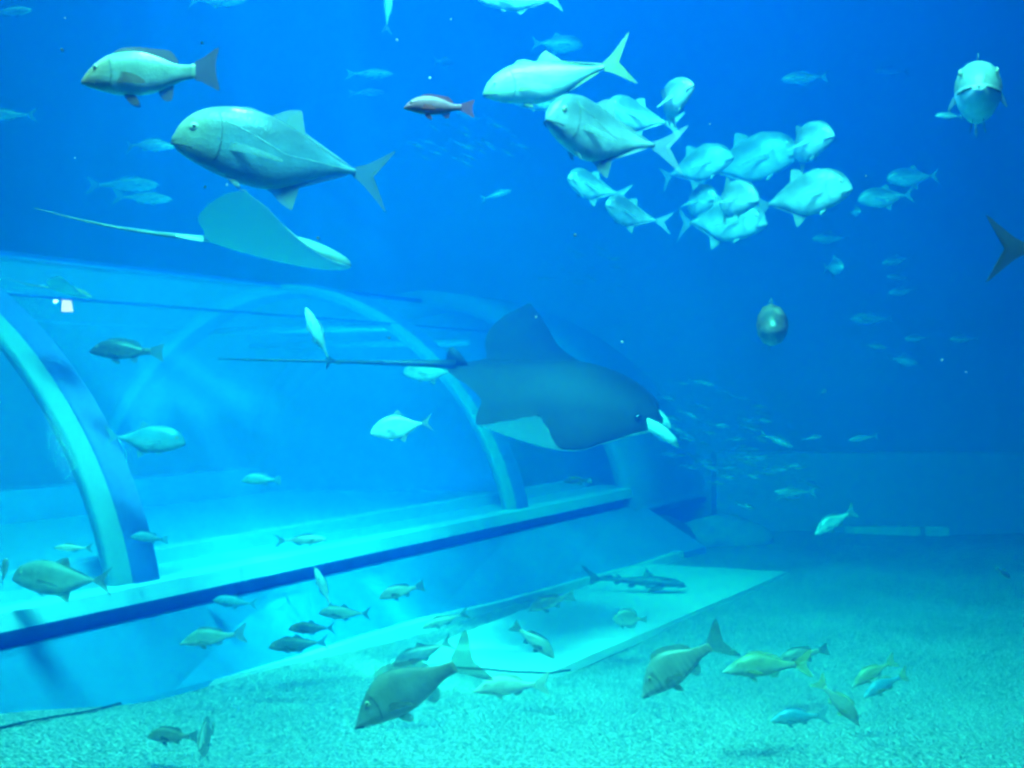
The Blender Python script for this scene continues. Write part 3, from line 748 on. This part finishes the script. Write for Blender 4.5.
# kind, x, y, distance, apparent length, yaw, pitch, roll, label, category, options
big = [
 (SN,155,77,5.2,142,186,-1,0,'grey snapper with reddish snout and dark side fin above the large trevally','fish',dict(skin='snapper_skin',fin='fin_rust',amp=.35,sz=1.2)),
 (TV,288,156,5.8,226,188,9,0,'largest silver trevally with bright mottled back above the pale stingray','fish',dict(skin='silver_dark',fin='fin_silver',tf='fin_dark',amp=-.25,name='giant_trevally')),
 (SJ,555,81,6.6,146,186,-9,0,'slim golden jack with a tall forked tail, just over the frowning trevally','fish',dict(skin='gold_jack',fin='fin_yellow',amp=.5,sz=1.2,name='golden_jack')),
 (TV,600,137,6.0,112,222,10,0,'silver trevally with frowning mouth turned towards the window below the golden jack','fish',dict(fin='fin_silver',tf='fin_clear',sz=1.22,sy=1.1,amp=.4)),
 (TV,637,118,8.0,66,215,12,0,'trevally half hidden behind the frowning trevally','fish',dict(fin='fin_silver',tf='fin_clear',sz=1.22,sy=1.1,amp=.4)),
 (TV,663,106,7.0,64,-42,26,0,'lone rounded trevally with hanging tail at the top of the school','fish',dict(fin='fin_silver',tf='fin_clear',sz=1.22,sy=1.1,amp=1.0)),
 (TV,592,188,9.0,52,222,14,0,'small pale trevally under the frowning trevally, upper of two','fish',dict(fin='fin_silver',tf='fin_clear',sz=1.22,sy=1.1,amp=.4)),
 (TV,629,215,8.6,52,222,16,0,'small pale trevally with drooping tail, lower of two under the frowning trevally','fish',dict(fin='fin_silver',tf='fin_clear',sz=1.22,sy=1.1,amp=.5)),
 (TV,692,166,9.2,80,-18,12,0,'pale trevally with a dark bar behind its head on the near-hand edge of the school','fish',dict(fin='fin_silver',tf='fin_clear',sz=1.22,sy=1.1,amp=.4)),
 (TV,742,161,9.8,110,-16,9,0,'long pale trevally in the middle of the school','fish',dict(fin='fin_silver',tf='fin_clear',sz=1.22,sy=1.1,amp=.3)),
 (TV,796,147,8.0,62,-48,10,0,'blunt-faced trevally at the upper end of the trevally school','fish',dict(fin='fin_silver',tf='fin_clear',sz=1.22,sy=1.1,amp=.7)),
 (TV,797,196,7.6,102,-20,8,0,'bright broad trevally lowest on the outer end of the school','fish',dict(fin='fin_silver',tf='fin_clear',sz=1.22,sy=1.1,amp=.4)),
 (TV,722,200,7.7,62,-46,-3,0,'blunt trevally with bright mouth in the heart of the school','fish',dict(fin='fin_silver',tf='fin_clear',sz=1.22,sy=1.1,amp=.7)),
 (TV,716,221,8.9,96,-20,-3,0,'pale trevally at the very bottom of the school','fish',dict(fin='fin_silver',tf='fin_clear',sz=1.22,sy=1.1,amp=.4)),
 (TV,690,203,9.4,46,-52,4,0,'trevally mostly hidden behind the bottom of the school','fish',dict(fin='fin_silver',tf='fin_clear',sz=1.22,sy=1.1,amp=.5)),
 (GR,977,101,6.0,48,-108,2,0,'round grey-headed fish with white chin swimming straight at the window','fish',dict(skin='head_on_skin',fin='fin_silver',L=.74,sz=1.15)),
 (GR,770,326,7.4,30,-98,-2,0,'dark mottled brown grouper seen head-on alone in open water','fish',dict(skin='grouper_skin',fin='fin_dark',L=.75,sy=.85)),
 (TV,1094,249,4.6,130,3,0,0,'dark fish leaving the picture, only its forked tail showing','fish',dict(skin='dark_skin',fin='fin_dark',L=.82)),
 (PO,402,426,8.0,64,188,-8,0,'small deep-bodied silver pompano below the manta ray tail','fish',dict(skin='silver_pale',amp=.3)),
 (FU,318,338,8.0,70,180,68,0,'pale slender fish swimming steeply upwards beside the tunnel panel','fish',dict(skin='silver_pale',amp=-.5,L=.4)),
 (SN,128,351,8.4,76,180,2,0,'dark grey fish swimming level in front of the big clear panel','fish',dict(skin='dark_skin',fin='fin_dark')),
 (TV,432,372,10.6,58,176,0,0,'pale greenish fish passing behind the root of the manta ray tail','fish',dict(skin='tan_skin',fin='fin_tan')),
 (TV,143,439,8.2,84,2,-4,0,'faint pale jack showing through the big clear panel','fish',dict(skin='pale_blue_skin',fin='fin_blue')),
 (FU,300,540,8.8,52,0,2,0,'slender pale fish hovering over the bright tunnel ledge','fish',dict(skin='silver_pale',full=True)),
 (TV,64,579,7.4,102,181,3,0,'greenish jack just above the ledge at the foot of the large rib','fish',dict(skin='tan_skin',fin='fin_tan')),
 (EM,214,637,7.9,68,184,-6,0,'tan emperor fish swimming in front of the smooth tunnel base','fish',dict(skin='tan_skin',fin='fin_tan')),
 (SN,402,591,8.6,48,184,-14,0,'dark tan fish with pale belly in front of the recessed band','fish',dict(skin='tan_skin',fin='fin_dark')),
 (FU,446,620,9.2,50,184,-18,0,'small grey fish crossing the white kerb above the brown emperor tail','fish',dict(skin='tan_skin',fin='fin_dark')),
 (SJ,346,613,9.0,54,182,2,0,'grey jack at the top of the small group over the kerb','fish',dict(skin='tan_skin',fin='fin_dark')),
 (SJ,313,628,8.6,48,182,0,0,'grey jack in the middle of the small group over the kerb','fish',dict(skin='silver_dark',fin='fin_dark')),
 (SJ,300,644,8.2,62,183,-4,0,'grey jack lowest of the small group over the kerb','fish',dict(skin='silver_dark',fin='fin_dark')),
 (FU,324,590,9.2,46,180,68,0,'pale fish diving steeply over the small group of grey jacks','fish',dict(skin='silver_pale',L=.34)),
 (SJ,424,652,7.7,66,186,-20,0,'slim grey jack with dark forked tail directly behind the brown emperor','fish',dict(skin='silver',fin='fin_dark')),
 (EM,416,684,6.2,148,184,-29,0,'large brown long-snouted emperor fish nosing down to the gravel','fish',dict(skin='emperor_skin',fin='fin_tan',amp=.3,name='emperor_fish',sz=1.25)),
 (SN,533,640,8.0,54,-6,-36,0,'pinkish tan fish heading down over the white floor panel','fish',dict(skin='tan_skin',fin='fin_dark')),
 (SN,552,602,9.6,50,185,-16,0,'bluish grey fish at the far edge of the white floor panel','fish',dict(skin='emperor_skin',fin='fin_tan')),
 (BU,630,619,9.6,38,183,2,0,'small round disc-shaped fish over the white floor panel','fish',dict(skin='emperor_skin',fin='fin_tan',full=True,name='butterflyfish')),
 (SH,632,581,12.6,108,-2,-3,0,'long thin grey shark cruising over the far end of the white panel','shark',dict(skin='shark_skin',fin='fin_dark')),
 (EM,681,662,6.6,104,186,-34,0,'broad grey banded emperor fish nosing down beyond the white panel','fish',dict(skin='banded_skin',fin='fin_tan',amp=.3,name='emperor_fish',sz=1.4)),
 (EM,768,666,7.0,92,182,-2,0,'yellowish goatfish hovering over the open gravel','fish',dict(skin='yellow_skin',fin='fin_yellow',name='goatfish')),
 (SN,803,655,8.0,56,182,-14,0,'dark fish with upright tail touching the yellowish goatfish from behind','fish',dict(skin='emperor_skin',fin='fin_dark')),
 (EM,838,701,6.7,62,-10,-44,0,'tan fish diving to the gravel between the yellowish fish','fish',dict(skin='tan_skin',fin='fin_yellow')),
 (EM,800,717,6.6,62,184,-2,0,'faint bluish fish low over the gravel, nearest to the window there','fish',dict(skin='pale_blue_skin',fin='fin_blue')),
 (EM,874,672,7.4,54,190,-26,0,'yellow-edged goatfish, upper of the tangled pair on the open gravel','fish',dict(skin='yellow_skin',fin='fin_yellow',name='goatfish')),
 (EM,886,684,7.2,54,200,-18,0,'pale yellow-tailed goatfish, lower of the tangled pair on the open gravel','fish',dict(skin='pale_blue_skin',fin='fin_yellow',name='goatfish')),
 (EM,835,521,11.5,50,184,-28,0,'pale cyan fish nosing down in front of the long white bar','fish',dict(skin='silver_pale',sz=1.1)),
 (SN,173,736,6.9,52,182,2,0,'dark oval fish close over the gravel beside the dark cord','fish',dict(skin='emperor_skin',fin='fin_dark',sz=1.1)),
 (BU,207,738,6.8,14,-88,0,0,'thin upright fish seen head-on beside the dark oval fish','fish',dict(skin='tan_skin',fin='fin_tan',L=.40,full=True,name='thin_fish')),
 (SJ,522,2,8.2,88,182,4,0,'pale jack cut off by the top of the picture over the golden jack','fish',dict(skin='silver',amp=.3)),
 (TV,556,44,12.0,54,2,-2,0,'faint pale jack just over the back of the golden jack','fish',dict(skin='silver')),
 (SJ,548,103,9.0,70,184,2,0,'pale blue jack showing just under the golden jack','fish',dict(skin='silver')),
 (FU,388,10,9.5,38,0,82,0,'pale slender fish rising out of the top of the picture','fish',dict(skin='silver_pale',L=.3,amp=.4)),
 (SN,440,107,4.8,72,180,2,0,'blurred pinkish red fish above the swarm of tiny fish','fish',dict(skin='red_skin',fin='fin_red')),  # stands in for a reflection on the acrylic
 (FU,145,144,10.5,62,2,-6,0,'slender pale fish right behind the mouth of the largest trevally','fish',dict(skin='silver',amp=.8)),
 (FU,122,185,12.5,76,0,0,0,'upper of two overlapping pale slender fish above the stingray tail','fish',dict(skin='silver')),
 (FU,142,198,12.0,62,0,-3,0,'lower of two overlapping pale slender fish above the stingray tail','fish',dict(skin='silver',full=True)),
 (FU,9,115,11.0,60,180,0,0,'pale fish cut off by the picture edge beneath the snapper','fish',dict(skin='silver')),
 (FU,8,12,11.0,50,0,4,0,'pale fish in the uppermost corner beyond the snapper','fish',dict(skin='silver')),
 (SJ,216,0,10.5,60,0,0,0,'pale fish cut off by the top of the picture above the largest trevally','fish',dict(skin='silver')),
 (FU,369,74,12.5,50,0,0,0,'pale spindle-shaped fish, upper of two over the pinkish red fish','fish',dict(skin='silver')),
 (FU,366,93,12.8,38,0,2,0,'pale spindle-shaped fish, lower of two beside the pinkish red fish','fish',dict(skin='silver')),
 (FU,443,62,13.,20,70,10,0,'tiny pale fish seen end-on above the pinkish red fish','fish',dict(skin='silver',L=.5)),
 (FU,496,195,12.,34,12,18,0,'small pale slanting fish over the manta ray','fish',dict(skin='silver')),
 (SJ,806,78,12.,50,182,-4,0,'faint pale jack high above the trevally school','fish',dict(skin='silver')),
 (SJ,893,71,15.,38,182,2,0,'very faint fish between the head-on fish and the faint pale jack','fish',dict(skin='silver')),
 (SJ,950,116,9.,30,182,2,0,'pale blue fish just behind the round head-on fish','fish',dict(skin='silver')),
 (TV,914,177,11.5,56,184,-4,0,'faint jack with sunlit back, upper of two beyond the school','fish',dict(skin='silver')),
 (TV,887,197,11.0,60,184,-6,0,'faint broad jack, lower of two beyond the school','fish',dict(skin='silver')),
 (PO,855,212,12.,14,-80,0,0,'tiny pale fish seen end-on between the school and the faint broad jack','fish',dict(skin='silver',L=.24)),
 (PO,832,238,13.,40,180,0,0,'faint oval fish under the bright broad trevally','fish',dict(skin='silver',sz=.8)),
 (PO,833,267,12.,18,-78,0,0,'small faint fish seen end-on under the faint oval fish','fish',dict(skin='silver',L=.42)),
 (PO,898,260,13.,34,184,-10,0,'faint fish, top of the column of three in the dark blue','fish',dict(skin='silver',sz=.8)),
 (PO,900,277,13.5,26,180,4,0,'faint fish, middle of the column of three in the dark blue','fish',dict(skin='silver',sz=.8)),
 (PO,904,291,13.,32,184,-6,0,'faint fish, bottom of the column of three in the dark blue','fish',dict(skin='silver',sz=.8)),
 (SJ,873,319,14.,46,180,0,0,'dim wide fish below the column of three','fish',dict(skin='tan_skin')),
 (PO,918,338,13.,28,182,-2,0,'small faint oval fish low in the dark blue, beside the farthest one','fish',dict(skin='silver',sz=.75)),
 (PO,965,339,13.,32,182,0,0,'faint oval fish farthest out in the dark blue','fish',dict(skin='silver',sz=.7)),
 (PO,874,346,13.,26,0,-4,0,'small faint fish under the dim wide fish','fish',dict(skin='silver',sz=.75)),
 (PO,902,360,12.5,32,2,-6,0,'faint deep-bodied fish lowest in the dark blue','fish',dict(skin='silver')),
 (FU,776,440,12.,38,0,-22,0,'small pale slanting fish near the far swarm','fish',dict(skin='silver')),
 (FU,864,438,12.5,32,184,-8,0,'small pale fish low before the dark back wall','fish',dict(skin='silver')),
 (FU,823,392,12.,14,60,10,0,'tiny pale dot-like fish over the far swarm','fish',dict(skin='silver')),
 (FU,812,438,12.5,22,0,10,0,'tiny faint fish between the two small pale fish low down','fish',dict(skin='silver')),
 (FU,796,492,12.5,44,182,0,0,'pale slender fish skimming over the far gravel','fish',dict(skin='silver')),
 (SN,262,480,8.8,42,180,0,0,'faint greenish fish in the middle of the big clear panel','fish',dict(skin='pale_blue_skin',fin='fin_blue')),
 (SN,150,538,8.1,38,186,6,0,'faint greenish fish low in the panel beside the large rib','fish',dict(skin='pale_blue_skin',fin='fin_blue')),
 (FU,74,548,7.8,40,180,0,0,'bright slender fish above the greenish jack','fish',dict(skin='silver_pale')),
 (SN,4,572,6.8,34,-60,50,0,'bright fish fragment at the picture edge beside the greenish jack','fish',dict(skin='silver_pale')),
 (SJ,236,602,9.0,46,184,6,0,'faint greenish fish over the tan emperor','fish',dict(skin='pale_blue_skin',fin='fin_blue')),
 (SN,578,481,11.6,30,182,0,0,'dim dark fish below the manta ray belly','fish',dict(skin='dark_skin')),
 (SN,1003,573,9.5,22,30,-30,0,'small dark fish with a pale side near the gravel horizon','fish',dict(skin='dark_skin')),
 (SN,610,578,12.8,18,180,0,0,'tiny dark fish beside the shark','fish',dict(skin='dark_skin')),
 (EM,512,686,6.6,78,180,-3,0,'faint sand-coloured fish over the gravel beside the emperor fish','fish',dict(skin='sandy_skin',fin='fin_sandy')),
]
for a in big:
    kind, px, py, Y, ext, yaw, pitch, roll, lab, cat, kw = a
    fish(kind, px, py, Y, ext, yaw, pitch, roll, lab, cat, **kw)

# swarms of tiny far fish
random.seed(5)
def swarm(cx, cy, rx, ry, cnt, Y0, Y1, e0, e1, yaw, pitch, label, group):
    for i in range(cnt):
        a = random.uniform(0, 2*math.pi); r = math.sqrt(random.random())
        fish(FU, cx + rx*r*math.cos(a), cy + ry*r*math.sin(a), random.uniform(Y0, Y1), random.uniform(e0, e1), yaw + random.uniform(-18, 18), pitch + random.uniform(-14, 14), 0,
             label, 'fish', name='small_fish', skin='faint_skin', group=group, full=False)
swarm(705, 425, 62, 45, 48, 13.5, 16, 14, 24, 0, -12, 'tiny faint fish swarming between the manta ray and the dark blue', 'far swarm past the manta ray')
swarm(760, 480, 60, 28, 16, 12.5, 15.0, 16, 28, 0, -6, 'tiny faint fish scattered low over the far gravel', 'scattered swarm over the far gravel')
swarm(468, 140, 55, 30, 34, 13.5, 16., 12, 22, 0, -22, 'tiny faint fish swarming under the golden jack and the pinkish red fish', 'upper swarm')
swarm(595, 275, 60, 28, 24, 15.5, 17.5, 10, 18, 0, -12, 'tiny dim fish swarming over the manta ray wing tip', 'dim swarm over the manta ray')

# drifting bits in the water
random.seed(9)
v, f = [], []
for px, py in [(65,18),(62,50),(202,43),(75,158),(227,185),(205,187),(397,40),(451,19),(710,124),(622,342),(430,78),(536,317),(389,338),(942,360),(966,372),(866,176),(318,238),(575,235)]:
    q = at(px, py, random.uniform(3.5, 5.5)); r = random.uniform(.0025, .005)
    vv, ff = ball(q, r, 8, 5); b_ = len(v); v += vv; f += [tuple(b_ + i for i in t) for t in ff]
put('drifting_particles', mesh('particles', v, f, [MATS['speck']]), kind='stuff', label='tiny white bits drifting in the open water', category='particles')


# ------------------------------------------------------------------ water, light, camera
W = bpy.data.worlds.new('water'); S.world = W; W.use_nodes = True
n = W.node_tree.nodes; l = W.node_tree.links
n['Background'].inputs['Color'].default_value = (0, 0, 0, 1)
sc_, ab = n.new('ShaderNodeVolumeScatter'), n.new('ShaderNodeVolumeAbsorption')
D = .10
sc_.inputs['Color'].default_value = (.0, .10, .65, 1); sc_.inputs['Density'].default_value = .115; sc_.inputs['Anisotropy'].default_value = 0
ab.inputs['Color'].default_value = (.05, .80, .89, 1); ab.inputs['Density'].default_value = .26
ad = n.new('ShaderNodeAddShader')
l.new(sc_.outputs[0], ad.inputs[0]); l.new(ab.outputs[0], ad.inputs[1])
l.new(ad.outputs[0], n['World Output'].inputs['Volume'])

def area(name, loc, size, sizey, energy, col, target=None, spread=180):
    d = bpy.data.lights.new(name, 'AREA'); d.shape = 'RECTANGLE'; d.size = size; d.size_y = sizey; d.energy = energy; d.color = col
    d.spread = R(spread)
    o = bpy.data.objects.new(name, d); C.objects.link(o); o.location = loc
    if target is not None:
        o.rotation_euler = (Vector(target) - Vector(loc)).to_track_quat('-Z', 'Y').to_euler()
    return o
area('ceiling_lamp', (-2.4, 10.0, 11), 8, 7, 2050, (.6, .82, .80))
area('tunnel_side_lamp', (-7.5, 12.0, 11), 7, 9, 800, (.5, .85, 1), (-5.5, 12, 0), 110)  # added unseen fill that brightens the water around the tunnel
area('front_lamp', (0, 3.5, 8), 4, 2, 1900, (.5, .82, .92), (.4, 10.8, 0), 76)  # added unseen fill that brightens the gravel and floor panel
for s_, w_ in ((8.6, 120), (12.0, 210)):     # added unseen fills by the inner kerb, facing away, brightening the tunnel haze
    p_ = tp(s_, -6.5, .95)
    area('kerb_lamp', p_, 3.2, .2, w_, (.2, 1, .85), p_ - N + Vector((0, 0, .40)), 140)

# two added overhead spots; a texture in their light imitates ripple caustics
def caustic_spot(loc, target, energy, ang, scale, col):
    d = bpy.data.lights.new('surface_spot', 'SPOT'); d.energy = energy; d.spot_size = R(ang); d.spot_blend = .6; d.shadow_soft_size = .02; d.color = col
    o = bpy.data.objects.new('surface_spot', d); C.objects.link(o); o.location = loc
    o.rotation_euler = (Vector(target) - Vector(loc)).to_track_quat('-Z', 'Y').to_euler()
    d.use_nodes = True
    n = d.node_tree.nodes; l = d.node_tree.links
    g = n.new('ShaderNodeTexCoord'); vo = n.new('ShaderNodeTexVoronoi'); vo.feature = 'SMOOTH_F1'; vo.inputs['Scale'].default_value = scale
    nz = n.new('ShaderNodeTexNoise'); nz.inputs['Scale'].default_value = scale * .6
    ml = n.new('ShaderNodeVectorMath'); ml.operation = 'ADD'
    l.new(g.outputs['Normal'], nz.inputs['Vector']); l.new(g.outputs['Normal'], ml.inputs[0]); 
    sc2 = n.new('ShaderNodeVectorMath'); sc2.operation = 'SCALE'; sc2.inputs['Scale'].default_value = .12
    l.new(nz.outputs['Color'], sc2.inputs[0]); l.new(sc2.outputs[0], ml.inputs[1]); l.new(ml.outputs[0], vo.inputs['Vector'])
    pw = n.new('ShaderNodeMath'); pw.operation = 'POWER'; pw.inputs[1].default_value = 4
    mm = n.new('ShaderNodeMath'); mm.operation = 'MULTIPLY'; mm.inputs[1].default_value = 70
    l.new(vo.outputs['Distance'], pw.inputs[0]); l.new(pw.outputs[0], mm.inputs[0]); l.new(mm.outputs[0], n['Emission'].inputs['Strength'])
caustic_spot((-1.2, 6.6, 8.0), (-.95, 5.8, 3), 1500, 26, 34, (.9, .95, 1))
caustic_spot((-2.0, 8.4, 9.0), (-1.5, 9.9, .3), 1600, 24, 16, (.6, .95, 1))

cam = bpy.data.cameras.new('camera'); co = bpy.data.objects.new('camera', cam); C.objects.link(co)
cam.sensor_width = 36; cam.lens = 36 * F / 1024; cam.clip_start = .05; cam.clip_end = 200
co.location = (0, 0, H); co.rotation_euler = (R(90), 0, 0)
S.camera = co
S.view_settings.view_transform = 'Standard'; S.view_settings.look = 'None'
S.view_settings.exposure = -.15; S.view_settings.gamma = 1; S.view_settings.use_curve_mapping = False
S.cycles.use_denoising = True
S.cycles.filter_width = 2.8
S.cycles.volume_bounces = 1; S.cycles.max_bounces = 5; S.cycles.transparent_max_bounces = 12
try:
    W.cycles.homogeneous_volume = True; W.cycles.volume_sampling = 'MULTIPLE_IMPORTANCE'
except Exception as e: print(e)
